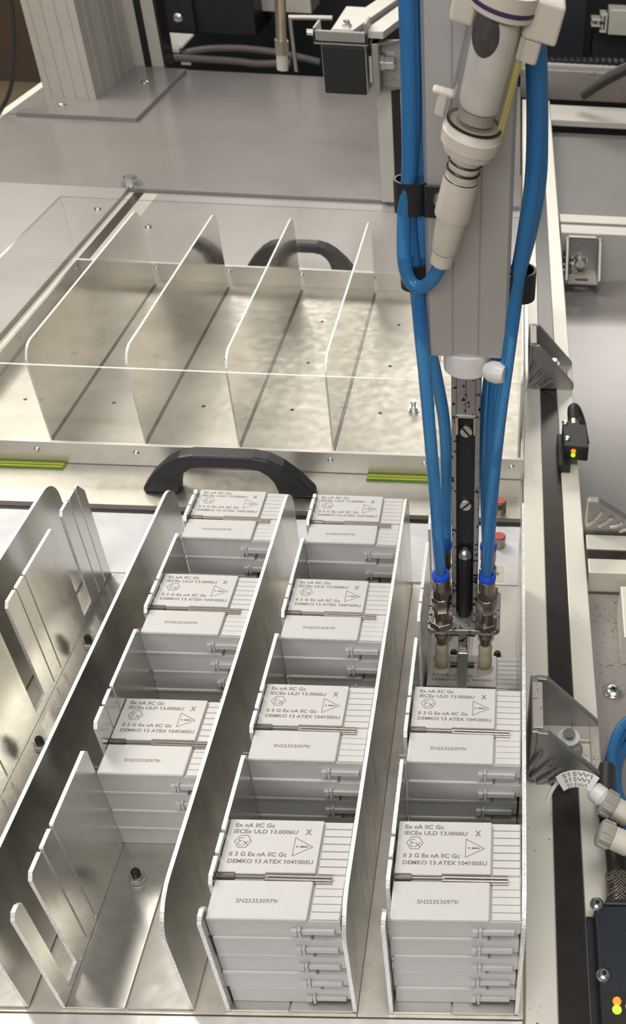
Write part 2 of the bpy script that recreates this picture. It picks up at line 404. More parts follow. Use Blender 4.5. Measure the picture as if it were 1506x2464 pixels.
MB().lathe((0, 0, 0), (0, 0, 9), [(0, 5.9), (0.5, 5.9)], 24).lathe((0, 0, 0.9), (0, 0, 9), [(0, 5.6), (4.2, 5.6), (4.8, 5.0)], 6).build('hex_nut', M['zinc'], st)
tag(st, 'black threaded stud with zinc nut right behind the right suction cup', 'stud')

# ------------------------------------------------------------------ modules
MT = 20.3
def make_module():
    r = empty('electronic_module')
    b = MB()
    b.prism([(0, 0), (48, 0), (48, 4.6), (73.5, 4.6), (74, 5), (74, 17.2), (0, 17.2)], 'y', 0.8, 65)
    b.build('housing', M['plastic'], r, bevel=0.35)
    b = MB(); b.prism([(0.3, 0), (56.2, 0), (56.2, 24), (0.3, 24)], 'z', 17.2, MT - 0.05); b.build('lower_cover', M['plastic'], r, bevel=1.1, segs=3)
    b = MB(); b.prism([(0.3, 29), (10.5, 29), (10.5, 28), (28.0, 28), (28, 29), (56.2, 29), (56.2, 64), (0.3, 64)], 'z', 17.2, MT - 0.05); b.build('upper_cover', M['plastic'], r, bevel=1.1, segs=3)
    b = MB()
    ys = [1.4 + 4.75 * k for k in range(5)] + [29.4 + 5.05 * k for k in range(7)]
    for y in ys: b.prism([(y, 17.2), (y + 4.35, 17.2), (y + 4.35, 18.6), (y + 0.15, 18.35)], 'x', 57.4, 73.4)
    b.box(57.4, 73.4, 24.4, 28.6, 17.2, 17.7)
    b.build('contact_comb', M['plastic'], r, bevel=0.25)
    b = MB()
    b.cyl((9.5, 26.8, 18.9), (30, 26.8, 18.9), 0.7, 8)
    b.cyl((28, 27.3, 19.0), (66, 27.0, 19.0), 0.9, 8); b.cyl((28, 25.2, 19.0), (66, 24.9, 19.0), 0.9, 8)
    b.cyl((56.5, 23.6, 18.6), (66.5, 23.6, 18.6), 0.8, 8)
    pts = [(0.6 + 0.055 * k, 26.8 + 1.5 * math.cos(k * PI / 4), 18.6 + 1.5 * math.sin(k * PI / 4)) for k in range(0, 180)]
    b.sweep(pts, 0.32, 5, 0)
    b.build('spring_pin', M['pin'], r, smooth=True)
    b = MB()
    b.box(46.4, 49.6, -1.6, 0.8, 5.2, 10.4); b.box(50.4, 51.9, -2.2, 0.8, 4.4, 12.2); b.box(49.6, 50.4, -1.0, 0.8, 6, 10)
    b.box(51.9, 70.5, -1.0, 0.8, 5.6, 9.9)
    b.build('latch', M['plastic'], r, bevel=0.25)
    for y in (3.0, 9.6):
        MB().cyl((-5.5, y, 13.5), (0.5, y, 13.5), 0.55, 8).build('contact_pin', M['pin'], r, smooth=True)
    return r
def marking():
    b = MB(); z = MT + 0.02
    text_bm(b, 'Ex nA IIC Gc', 4.2, 58.5, 23.2, 2.9, z, 0.022)
    text_bm(b, 'IECEx ULD 13.0006U', 4.2, 54.3, 37.5, 2.8, z, 0.022)
    text_bm(b, 'X', 46.3, 54.0, 3.6, 3.9, z, 0.022)
    text_bm(b, 'II 3 G Ex nA IIC Gc', 4.6, 39.1, 33.2, 2.8, z, 0.022)
    text_bm(b, 'DEMKO 13 ATEX 1041005U', 4.6, 34.5, 49.2, 2.7, z, 0.022)
    def loop(pts, w):
        n = len(pts); c = Vector((sum(p[0] for p in pts) / n, sum(p[1] for p in pts) / n))
        inner = []
        for i in range(n):
            p = Vector(pts[i]); a = (p - Vector(pts[i - 1])).normalized(); q = (Vector(pts[(i + 1) % n]) - p).normalized()
            na = Vector((-a.y, a.x)); nq = Vector((-q.y, q.x)); mdir = (na + nq).normalized()
            if mdir.dot(c - p) < 0: mdir = -mdir
            k = w / max(0.2, abs(mdir.dot(na))); inner.append(p + mdir * k)
        A = [b.bm.verts.new(Vector((p[0], p[1], z)) * S) for p in pts]; B = [b.bm.verts.new(Vector((p[0], p[1], z)) * S) for p in inner]
        for i in range(n):
            j = (i + 1) % n; b.bm.faces.new((A[i], A[j], B[j], B[i]))
    loop([(5.6, 48.9), (8.2, 53.1), (13.2, 53.1), (15.8, 48.9), (13.2, 44.7), (8.2, 44.7)], 0.42)
    loop([(40.8, 52.4), (52.4, 45.8), (40.8, 39.4)], 0.42)
    # rounded letter pair inside the hexagon
    def stroke(pts, w):
        for p, q in zip(pts, pts[1:]):
            p = Vector(p); q = Vector(q); d = (q - p).normalized(); nrm = Vector((-d.y, d.x)) * w / 2
            b.bm.faces.new([b.bm.verts.new(Vector((v.x, v.y, z)) * S) for v in (p - nrm, q - nrm, q + nrm, p + nrm)])
    stroke([(10.6, 51.3)] + [(9.4 + 1.3 * math.cos(a), 50.2 + 1.1 * math.sin(a)) for a in [PI * (0.3 + 0.15 * k) for k in range(9)]], 0.42)
    stroke([(10.2, 49.0)] + [(9.5 + 1.6 * math.cos(a), 47.7 + 1.3 * math.sin(a)) for a in [PI * (0.45 + 0.15 * k) for k in range(9)]], 0.42)
    stroke([(11.0, 49.2), (14.0, 46.2)], 0.45); stroke([(14.0, 49.2), (11.0, 46.2)], 0.45)
    b.bm.faces.new([b.bm.verts.new(Vector((42.9 + 0.65 * math.cos(2 * PI * k / 10), 46.0 + 0.65 * math.sin(2 * PI * k / 10), z)) * S) for k in range(10)])
    b.bm.faces.new([b.bm.verts.new(Vector((x, y, z)) * S) for x, y in ((44.4, 45.6), (45.5, 45.3), (49.6, 45.7), (49.6, 46.2), (45.5, 46.6), (44.4, 46.3))])
    return b.build('printed_marking', M['ink'])
proto = make_module(); mark = marking()
b = MB(); text_bm(b, 'SN253530979/', 14.9, 9.8, 23.6, 2.5, MT + 0.02, 0.006); smark = b.build('serial_number', M['ink'])
lv = {1: ['only'], 4: ['bottom', 'second from the bottom', 'second from the top', 'topmost'], 5: ['bottom', 'second from the bottom', 'middle', 'second from the top', 'topmost']}
stacks = [
    (22.3, 114.2, 4, 'front stack of the left filled channel', 'left channel, front stack'),
    (22.3, 222.9, 5, 'second stack of the left filled channel', 'left channel, second stack'),
    (22.5, 331.5, 5, 'rear stack of the left filled channel', 'left channel, rear stack'),
    (122.6, 4.5, 5, 'front stack of the middle channel', 'middle channel, front stack'),
    (122.4, 113.2, 5, 'second stack of the middle channel', 'middle channel, second stack'),
    (122.5, 221.8, 5, 'third stack of the middle channel', 'middle channel, third stack'),
    (122.5, 330.5, 5, 'rear stack of the middle channel', 'middle channel, rear stack'),
    (223.6, 6.0, 5, 'front stack of the right channel', 'right channel, front stack'),
    (223.2, 114.6, 5, 'second stack of the right channel', 'right channel, second stack'),
    (224.0, 223.5, 1, 'right channel under the suction cups of the gripper', 'right channel, single module')]
first = True
for si, (x, y, n, where, grp) in enumerate(stacks):
    rs = random.Random(si + 3)
    dx = 0.0
    for k in range(n):
        m = proto if first else copy_tree(proto); first = False
        jx = rs.uniform(-0.9, 0.9) if k < n - 1 else 0; jy = rs.uniform(-0.5, 0.4) if k < n - 1 else 0
        m.location = Vector((x + jx, y + jy, 0.6 + MT * k)) * S
        m.rotation_euler.z = rs.uniform(-0.006, 0.006)
        if n == 1: lab = 'single grey module on the channel floor under the suction cups of the gripper'
        else: lab = 'grey module, %s in the %s' % (lv[n][k], where)
        tag(m, lab, 'electronic module', 'modules in the ' + grp)
        if k == n - 1:
            for src in (mark, smark):
                c = src if si == 0 else src.copy()
                if si: COL.objects.link(c)
                c.parent = m

# ------------------------------------------------------------------ covered tray at the back
TR = empty('covered_tray', (0, 790, 0)); TO = Vector((0, 790, 0))
def T(mb_, name, mat, **k): return mb_.build(name, mat, TR, loc=-TO, **k)
T(MB().box(-312, 303, 571, 1014, 0.4, 1.4), 'tray_floor', M['tray_alu'])
fr = T(MB().box(-319, 304, 567.5, 571.5, 0.4, 26.5), 'front_rail', M['rail'], bevel=0.5)
br = T(MB().box(-319, 304, 1013, 1017, 0.4, 26.5), 'rear_rail', M['rail'], bevel=0.5)
T(MB().box(-319, -315, 571.5, 1013, 0.4, 26.5), 'left_rail', M['rail'], bevel=0.5)
T(MB().box(300.5, 304, 571.5, 1013, 0.4, 26.5), 'right_rail', M['rail'], bevel=0.5)
def dome(mb_, p, d, r=3.2, h=2.0):
    p = Vector(p); d = Vector(d)
    mb_.lathe(p, p + d, [(0, r), (h * 0.4, r * 0.95), (h * 0.8, r * 0.65), (h, r * 0.5)], 16)
    return mb_
for x in (-204, -102, -1, 100, 199, 291):
    T(dome(MB(), (x, 567.5, 17), (0, -1, 0)), 'button_screw', M['zinc'], smooth=True)
for x in (-208, -108, -7, 93):
    T(dome(MB(), (x, 1013, 19), (0, -1, 0)), 'button_screw', M['zinc'], smooth=True)
for y in (1005, 913, 805):
    T(dome(MB(), (-315, y, 17), (1, 0, 0)), 'button_screw', M['zinc'], smooth=True)
for x in (-267, -167, -65, 36.5, 138):
    for y in (688, 798, 909):
        if x < -260 and y > 700: continue
        T(MB().cyl((x, y, 1.2), (x, y, 1.5), 2.2, 14), 'drilled_hole', M['blackgap'])
for k, x in enumerate((-209, -108, -6.5, 95.5, 197)):
    T(MB().box(x + 1.0, x + 2.4, 592, 1002, 1.2, 1.6), 'floor_seam', M['slot'])
for x in (-209, -108, -6.5, 95.5, 197, 299):
    T(MB().prism([(611 + a, b) for a, b in wall_outline(386, H, 22, 18)], 'x', x - 1.6, x + 0.6), 'divider_sheet', M['tray_div'], mat2=M['cut_edge'], edge=edge_test)
sd = T(MB().lathe((176, 697, 1.4), (176, 697, 20), [(0, 7), (1, 7), (1.1, 5.4), (5, 5.4), (5.1, 3), (13, 3)], 12), 'threaded_stud', M['zinc'], smooth=True)
tag(TR, 'wide empty aluminium tray with upright dividers and low screwed rails behind the channels', 'tray')
AC = empty('acrylic_cover', (0, 790, 0)); AC_o = -TO
def acr(name, x0, x1, y0, y1, z0, z1):
    o = MB().box(x0, x1, y0, y1, z0, z1).build(name, M['acrylic'], AC, loc=AC_o); return o
acr('front_pane', -314, 300, 572, 575, 27, 113.6); acr('rear_pane', -314, 300, 1009.5, 1012.5, 27, 113.6)
acr('left_pane', -314.5, -311.5, 575, 1009.5, 27, 113.6); acr('right_pane', 301, 304, 575, 1009.5, 27, 113.6)
for nm, bx in (('front_edge', (-314, 300, 572, 574.5)), ('rear_edge', (-314, 300, 1010, 1012.5)), ('left_edge', (-314.5, -312, 575, 1009.5)), ('right_edge', (301.5, 304, 575, 1009.5))):
    MB().box(*bx, 113.6, 114.0).build('polished_edge', M['acrylic_edge'], AC, loc=AC_o)
for y in (760, 655):
    dome(MB(), (304, y, 60 if y < 700 else 20), (1, 0, 0), 3.2, 3).build('button_screw', M['zinc'], AC, loc=AC_o, smooth=True)
tag(AC, 'clear acrylic guard walls standing around the empty back tray', 'clear guard')

# handles
def make_handle():
    r = empty('pull_handle')
    pts_o = [(-88, 0), (-86, 6), (-74, 22), (-58, 37), (-44, 45), (-30, 48), (30, 48), (44, 45), (58, 37), (74, 22), (86, 6), (88, 0)]
    pts_i = [(50, 0), (50, 6), (47, 17), (42, 25), (34, 31), (24, 33), (-24, 33), (-34, 31), (-42, 25), (-47, 17), (-50, 6), (-50, 0)]
    MB().prism(pts_o + pts_i, 'y', -10, 10).build('grip', M['handle'], r, bevel=4.0, segs=3)
    return r
h1 = make_handle(); h1.location = Vector((2.5, 530, 0.4)) * S
tag(h1, 'large black bow handle standing in front of the back tray, just behind the module stacks', 'handle')
h2 = copy_tree(h1); h2.location = Vector((-18, 1068, -0.3)) * S; h2.scale = (0.90, 1, 0.92)
tag(h2, 'blurred black bow handle behind the back tray, seen through the acrylic', 'handle')
def tape(x0, x1, y0, label):
    r = empty('striped_cable', ((x0 + x1) / 2, y0, 0.4)); w = (x1 - x0) / 2
    for k, (a, b_, m_) in enumerate(((0, 2.6, 'green'), (2.6, 5.0, 'yellow'), (5.0, 7.4, 'green'), (7.4, 9.6, 'yellow'), (9.6, 10.6, 'green'))):
        MB().box(-w, w, -a, -b_, 0, 2.2).build('stripe', M[m_], r)
    tag(r, label, 'striped strip')
tape(-300, -178, 566.8, 'yellow and green striped strip at the tray rail, left edge of the picture')
tape(138, 212, 566.8, 'yellow and green striped strip at the tray rail, behind the blue tubes')

# small things on the back sheet
for x, y, lab in ((279.5, 513, 'short knurled pin with faded red top, farther of two behind the right channel'), (279.5, 457, 'short nickel pin with faded red top, nearer of two behind the right channel')):
    r = empty('locating_pin', (x, y, -0.6 if y < 487 else 0.4))
    MB().lathe((0, 0, 0), (0, 0, 20), [(0, 6.8), (12, 6.8), (12.6, 6.2)], 28).build('pin_body', M['nickel'], r, smooth=True)
    MB().lathe((0, 0, 12.6), (0, 0, 20), [(0, 5.8), (0.5, 5.6)], 28).build('red_cap', M['red'], r, smooth=True)
    tag(r, lab, 'locating pin')
r = empty('number_label', (278, 415, -0.6))
MB().box(-7, 7, -11, 11, 0, 0.25).build('label_tape', M['beige'], r)
b = MB(); text_bm(b, '1', -3.2, -4.0, 2.2, 7.5, 0.30, 0.02, fn=lambda a, c: (c * 0.9 - 0.5, -a - 3, 0.3)); b.build('digit', M['ink'], r)
tag(r, 'small beige tape label with a dark numeral one behind the right channel', 'label')

# ------------------------------------------------------------------ cast corner brackets
def make_bracket():
    r = empty('corner_bracket')
    b = MB()
    b.box(0, 6, -28, 28, 0, 58); b.build('upright_flange', M['cast'], r, bevel=1.0)
    MB().box(1.0, 9.0, -24.5, 20, 58, 59.2).build('cast_pad', M['cast_face'], r, bevel=0.5)
    b = MB()
    b.box(6, 36, -24, 24, 0, 4); b.box(50, 57, -24, 24, 0, 4); b.box(36, 50, 9, 24, 0, 4); b.box(36, 50, -24, -11, 0, 4)
    b.build('foot_flange', M['cast_face'], r, bevel=0.6)
    tri = [(4, 0), (57, 0), (57, 7), (53, 12), (13, 57), (4, 58)]
    for y0, y1 in ((-29, -24), (24, 29)):
        gk = MB().prism(tri, 'y', y0, y1).build('gusset', M['cast'], r, bevel=1.0)
        if y0 < 0:
            for (xa, za), (xb, zb) in (((1.5, 21), (8.5, 37)), ((2.5, 7), (17, 28)), ((8, 1.8), (25.5, 20)), ((17, 1.8), (33, 14))):
                MB().sweep([(xa, -29.4, za), ((xa + xb) / 2, -29.6, (za + zb) / 2), (xb, -29.4, zb)], 2.3, 10, 3).build('rib', M['cast'], gk, smooth=True)
    return r
b1 = make_bracket(); b1.location = Vector((306.5, 205, 0)) * S
sc = MB().lathe((0, 0, 0), (0, 0, 1), [(0, 10.5), (1.6, 10.5)], 32).build('washer', M['zinc'], b1, loc=(33, -1, 4), smooth=True)
def bolt_axis(parent, A, B, r, name='hex_bolt'):
    A = Vector(A); B = Vector(B); L = (B - A).length
    q = MB().lathe(A, B, [(0, r * 1.5), (1.5, r * 1.5), (1.6, r * 1.02), (L * 0.7, r), (L, r * 0.8)], 20).build(name, M['zinc'], parent, smooth=True)
    MB().lathe(A + (B - A).normalized() * 1.6, B, [(0, r * 1.35), (L * 0.36, r * 1.35), (L * 0.42, r * 1.15)], 6).build('hex_nut', M['zinc'], q)
    return q
bolt_axis(b1, (33, -1, 4), (31, -1, 25), 6.0)
MB().lathe((31.2, -1, 19.5), (31, -1, 25), [(0, 8.6), (1.0, 8.6)], 32).build('white_ring', M['nylon'], b1, smooth=True)
tag(b1, 'dusty cast corner bracket with vertical bolt, lower right on the long profile', 'corner bracket')
b2 = copy_tree(b1); b2.location = Vector((309, 789, 0)) * S
tag(b2, 'blurred cast corner bracket beside the back tray, above the black sensor', 'corner bracket')
b3 = empty('corner_bracket', (367, 486, -36))
MB().prism([(0, 0), (66, 0), (66, 30), (38, 55), (10, 74), (0, 74)], 'y', -3, 6).build('ribbed_gusset', M['cast'], b3, bevel=1.2)
MB().box(0, 6, 4, 14, 0, 66).build('upright_flange', M['cast_face'], b3, bevel=0.8)
for k in range(5):
    MB().sweep([(1 + 11 * k, -3.4, 44 - (k > 2) * 6), (7 + 11 * k, -3.6, 51 - 3.2 * k), (14 + 11 * k, -3.4, 62 - 6.2 * k)], 2.2, 10, 3).build('rib', M['cast_face'], b3, smooth=True)
tag(b3, 'bright ribbed corner bracket behind the short cross profile at the right edge', 'corner bracket')
b4 = make_bracket(); b4.rotation_euler.z = -PI / 2; b4.location = Vector((404, 1255, -62)) * S
bolt_axis(b4, (6, -4, 20), (24, -4, 20), 9)
bolt_axis(b4, (20, -16, 4), (20, -16, 20), 7)
tag(b4, 'blurred corner bracket with shiny bolt under the grooved far right cross profile', 'corner bracket')

# cross-head screw
r = empty('cross_head_screw', (383.5, 291.5, -25))
MB().lathe((0, 0, 0), (0, 0, 5), [(0, 9.6), (1.6, 9.6)], 36).build('washer', M['zinc'], r, smooth=True)
MB().lathe((0, 0, 1.6), (0, 0, 5), [(0, 7.6), (1.2, 7.4), (2.8, 5.4), (3.3, 3.2)], 32).build('screw_head', M['zinc'], r, smooth=True)
MB().box(-3.4, 3.4, -0.8, 0.8, 4.6, 5.02).box(-0.8, 0.8, -3.4, 3.4, 4.6, 5.02).build('cross_recess', M['blackgap'], r)
r.rotation_euler.z = 0.3
tag(r, 'bright cross-head screw with washer on the dust-speckled panel', 'screw')

# ------------------------------------------------------------------ sensors
r = empty('proximity_sensor', (361, 620, 0))
MB().box(-19, -6, -36, 26, 0, 10).box(-8, 12, -19, 14, 10, 20).build('mount', M['black'], r, bevel=1)
MB().prism([(-14, -22), (13, -24), (13, 20), (-2, 26), (-14, 26)], 'z', 8, 26).build('housing', M['black'], r, bevel=1.2)
MB().lathe((-1, 24, 20), (-1, 60, 20), [(0, 6.5), (10, 6.5), (10.5, 5.6), (14, 5.6)], 20).build('connector_ring', M['brass'], r, smooth=True)
MB().sweep([(-1, 36, 20), (-1, 58, 22), (3, 66, 18), (9, 60, 6), (11, 42, 2), (12, 22, 2)], 6.2, 12).build('cable', M['rubber'], r, smooth=True)
for p in ((-11, 24, 26), (-10, -8, 26)):
    dome(MB(), p, (0, 0, 1), 4.0, 2.6).build('button_screw', M['zinc'], r, smooth=True)
MB().lathe((-3.2, -21.5, 20.0), (-3.2, -30, 20.0), [(0, 2.9), (2.4, 2.6), (3.3, 1.2)], 16).build('orange_light', M['led_orange'], r, smooth=True)
MB().lathe((-3.2, -21.5, 14.8), (-3.2, -30, 14.8), [(0, 2.7), (2.0, 2.4), (2.6, 1.2)], 16).build('green_light', M['led_green'], r, smooth=True)
for x in (3.5, 9):
    MB().lathe((x, -22, 17), (x, -30, 17), [(0, 2.4), (1.8, 2.0)], 14).build('adjuster', M['slot'], r, smooth=True)
tag(r, 'small black sensor with glowing orange and green lights on the long profile beside the tray', 'sensor')

r = empty('valve_sensor', (372, 40, 0))
MB().prism([(-22, -60), (40, -60), (40, 30), (8, 30), (2, 26), (-22, 26)], 'z', -24, 17).build('housing', M['navy'], r, bevel=1.6)
MB().prism([(-22, -60), (-3, -60), (-3, -33), (-22, -33)], 'z', 17, 17.4).build('lens_window', M['black'], r)
MB().prism([(-16, 26), (7, 26), (4, 33), (-13, 33)], 'z', -2, 17).build('neck', M['navy'], r, bevel=1.5)
prof = []
for k in range(3): prof += [(5.6 * k, 8.2), (5.6 * k + 0.5, 8.8), (5.6 * k + 5.0, 8.8), (5.6 * k + 5.5, 8.2)]
kn = MB().lathe((-4.5, 34, 12), (-4.5, 60, 14), [(-4, 7.2), (-0.2, 7.2)] + prof, 60).build('knurled_ring', M['nickel'], r, smooth=True)
nt = M['nickel'].copy(); nt.name = 'knurled_nickel'; kn.data.materials[0] = nt
tr_ = nt.node_tree; bs = tr_.nodes['Principled BSDF']; v = coords(tr_)
wv = tr_.nodes.new('ShaderNodeTexWave'); wv.inputs['Scale'].default_value = 260; wv.bands_direction = 'DIAGONAL'; tr_.links.new(v, wv.inputs[0])
v2 = coords(tr_, (-1, 1, 1)); w2 = tr_.nodes.new('ShaderNodeTexWave'); w2.inputs['Scale'].default_value = 260; w2.bands_direction = 'DIAGONAL'; tr_.links.new(v2, w2.inputs[0])
mm_ = tr_.nodes.new('ShaderNodeMath'); mm_.operation = 'MULTIPLY'; tr_.links.new(wv.outputs['Fac'], mm_.inputs[0]); tr_.links.new(w2.outputs['Fac'], mm_.inputs[1])
bump(tr_, bs, mm_.outputs[0], 1.0, 0.0012)
sp = [(-4.5, 50, 13.5), (-5, 64, 16), (-6, 84, 17), (-8, 104, 15), (-7, 125, 8), (-4, 150, 0)]
cb = MB().sweep(sp, 7.2, 16).build('cable_boot', M['rubber'], r, smooth=True)
for k in range(4):
    y = 86 + 5 * k
    MB().lathe((-6.2 - 0.1 * k * 4, y, 16.8), (-6.5 - 0.4 * k, y + 4, 16.6), [(0, 8.2), (2.6, 8.2)], 20).build('boot_ridge', M['rubber'], cb, smooth=True)
for p in ((-20.5, 26, 17), (-19, -22, 17)):
    q = dome(MB(), p, (0, 0, 1), 4.9, 3.2).build('button_screw', M['zinc'], r, smooth=True)
    MB().lathe((p[0], p[1], p[2] + 3.0), (p[0], p[1], p[2] + 4), [(0, 1.7), (0.4, 1.7)], 6).build('socket', M['slot'], q)
MB().lathe((-12, -38.5, 17.3), (-12, -38.5, 20), [(0, 2.9), (1.2, 2.5), (1.6, 1.2)], 8).build('red_light', M['led_orange'], r)
MB().lathe((-12.4, -43.6, 17.3), (-12.4, -43.6, 20), [(0, 3.0), (0.8, 2.6)], 16).build('green_light', M['led_green'], r, smooth=True)
MB().lathe((-5, -41.5, 17.3), (-5, -41.5, 20), [(0, 2.2), (1.6, 1.6)], 12).build('adjuster', M['beige'], r, smooth=True)
tag(r, 'dark navy sensor block with silver screws and lights, lower right corner', 'sensor')
# dark cover strip spans to the sensor at the bottom
tag(MB().box(345.5, 351, -120, 66, 0, 1.2).build('cover_strip', M['navy'], bevel=0.3), 'dark strip on the long profile left of the navy sensor block', 'strip')

# hose glands and cable marker
def gland(A, B, label, f=1.0):
    A = Vector(A); B = A + (Vector(B) - A).normalized() * 70; r = empty('hose_gland', A); B = B - A; A = Vector((0, 0, 0)); L = B.length; d = B.normalized()
    cap = MB().lathe(A, B, [(0, 7.5 * f), (0.8, 8.6 * f), (9 * f, 8.9 * f), (10 * f, 8.2 * f)], 24).build('gland_cap', M['greycap'], r, smooth=True)
    u = d.orthogonal().normalized(); w = d.cross(u)
    for k in range(10):
        a = 2 * PI * k / 10; o_ = (u * math.cos(a) + w * math.sin(a)) * 8.8 * f
        MB().cyl(A + o_ + d * 1.2, A + o_ + d * 9 * f, 1.0, 8).build('grip_rib', M['greycap'], cap, smooth=True)
    MB().lathe(A + d * 10 * f, B, [(0, 8.0 * f), (12 * f, 8.2 * f), (12.4 * f, 7.4 * f)], 24).build('white_sleeve', M['offwhite'], r, smooth=True)
    MB().lathe(A + d * 22.4 * f, B, [(0, 7.6 * f), (26 * f, 7.6 * f)], 24).build('metal_barrel', M['brass'], r, smooth=True)
    tag(r, label, 'hose gland'); return r
gland(at(1448, 1925, 'z', 45), at(1506, 1960, 'z', 38), 'grey ribbed hose gland with white sleeve at the right edge, behind the other gland')
gland(at(1440, 2000, 'z', 50), at(1506, 2030, 'z', 45), 'grey ribbed hose gland with white sleeve and metal barrel, nearer of the two')
r = empty('cable_tie', at(1450, 1925, 'z', 45)); o0 = Vector(r.location) / S
MB().lathe(at(1432, 1905, 'z', 47) - o0, at(1462, 1930, 'z', 45) - o0, [(-3, 5.0), (-1, 6.8), (6, 7.2), (9, 5.0), (12, 3.6)], 16).build('tie_head', M['nylon'], r, smooth=True)
tail = [at(1316, 1930, 'z', 40), at(1330, 1898, 'z', 46), at(1352, 1874, 'z', 52), at(1385, 1862, 'z', 55), at(1413, 1872, 'z', 54), at(1432, 1897, 'z', 50), at(1445, 1912, 'z', 47)]
MB().sweep([p - o0 for p in tail], 1.5, 8, 6).build('tie_tail', M['nylon'], r, smooth=True)
tag(r, 'natural nylon cable tie with a curved tail running into the marker tape', 'cable tie')
# curved marker: a strip wrapped over an arch
ca = at(1389, 1943, 'z', 48); R0 = 14.0
def arch(u, v):            # u: angle coordinate in mm along the arch, v: height across the strip
    a = PI / 2 - (u / 17.0) * 0.78
    rr = R0 + v * 0.62
    return (ca.x + rr * math.cos(a) * 1.02, ca.y + rr * math.sin(a) + 2, 52 + v * 0.55)
b = MB(); rows = []
for k in range(49):
    u = -17 + 34 * k / 48
    rows.append([b.bm.verts.new(Vector(arch(u, v)) * S) for v in (-2, 12)] + [b.bm.verts.new((Vector(arch(u, v)) + Vector((0, 0.3, -0.7))) * S) for v in (12, -2)])
for p, q in zip(rows, rows[1:]):
    for i in range(4):
        j = (i + 1) % 4; b.bm.faces.new((p[i], p[j], q[j], q[i]))
b.bm.faces.new(rows[0]); b.bm.faces.new(rows[-1][::-1])
mk = empty('cable_marker', (ca.x, ca.y, 50)); mo = -Vector((ca.x, ca.y, 50))
b.build('marker_tape', M['paper'], mk, loc=mo)
b = MB()
for row, (y, hh, wd) in enumerate(((7.3, 3.3, 24), (2.9, 3.3, 23), (-1.6, 3.2, 21))):
    text_bm(b, 'S15W1', -wd / 2, y, wd, hh, 0, 0.0, fn=lambda u, v: tuple(Vector(arch(u, v)) + Vector((0, -0.25, 0.45))))
b.build('printed_text', M['ink'], mk, loc=mo)
tag(mk, 'curved white marker tape printed S15W1 three times beside the cast bracket', 'cable marker')
# blue tube coil at right edge
b = empty('tube_coil', (395, 190, -25))
for k, (rr, cx, cy, z) in enumerate(((33, 404, 190, -19), (30, 405, 194, -11), (26, 404, 190, -19), (31.5, 404, 192, -3))):
    pts = [(cx + rr * math.cos(a) - 395, cy + rr * 1.75 * math.sin(a) - 190, z + 25 + 2 * math.sin(a * 2 + k)) for a in [PI * (0.35 + 1.4 * i / 16) for i in range(17)]]
    MB().sweep(pts, 3.9, 12, 3).build('tube', M['tube'], b, smooth=True)
tag(b, 'bundle of blue pneumatic tube loops at the right edge beside the cast bracket', 'tube coil')

# ------------------------------------------------------------------ gripper
GX, GY = 254.6, 259.0
G = empty('vacuum_gripper', (GX, GY, 53))
def GB(mb_, name, mat, parent=None, **k):
    o = mb_.build(name, mat, parent or G, **k)
    if not parent: o.location = Vector((-GX, -GY, -53)) * S
    return o
pl = [(x, y) for x, y in arc(276.5, 277, 5, 0, PI / 2, 4) + arc(232.5, 277, 5, PI / 2, PI, 4) + arc(232.5, 241, 5, PI, 1.5 * PI, 4) + arc(276.5, 241, 5, 1.5 * PI, 2 * PI, 4)]
GB(MB().prism(pl, 'z', 96, 100.5), 'mounting_plate', M['dirty_alu'], bevel=0.6)
for cx in (238, 271):
    for cy in (242, 276):
        cup = GB(MB().lathe((cx, cy, 53), (cx, cy, 90), [(0, 6.6), (0.8, 6.9), (2.5, 5.2), (4, 4.3), (5, 5.0), (8, 5.5), (14, 5.4), (16, 5.0), (22, 5.2), (25, 5.4), (28, 4.4)], 28), 'suction_cup', M['silicone'], smooth=True)
        GB(MB().lathe((cx, cy, 78), (cx, cy, 97), [(0, 3.8), (9, 3.8), (9.2, 4.6), (12, 4.6), (12.2, 5.2), (13, 4.8), (14, 5.2), (15, 4.8), (16, 5.4), (19, 7.6)], 24), 'lower_fitting', M['nickel'], smooth=True)
        fit = GB(MB().lathe((cx, cy, 100.5), (cx, cy, 150), [(0, 8.9), (4.6, 8.9), (5.2, 8.2)], 6, 0.4), 'clamp_nut', M['nickel'], bevel=0.4)
        GB(MB().lathe((cx, cy, 105), (cx, cy, 151), [(0, 5.4), (11, 5.4), (11.2, 5.4)], 24).lathe((cx, cy, 116), (cx, cy, 151), [(0, 6.0), (0.8, 6.7), (12.5, 6.7), (13, 6.0)], 6, 0.2).lathe((cx, cy, 129), (cx, cy, 151), [(0, 6.1), (8, 6.1)], 6, 0.5).lathe((cx, cy, 137), (cx, cy, 151), [(0, 5.9), (9, 5.9), (9.5, 5.4)], 28), 'push_fitting', M['nickel'], smooth=True)
        GB(MB().lathe((cx, cy, 146), (cx, cy, 160), [(0, 5.4), (1.2, 6.3), (4.8, 6.3), (6.0, 5.6), (6.1, 4.4), (4.5, 4.2)], 32, cap=False), 'release_ring', M['collar'], smooth=True)
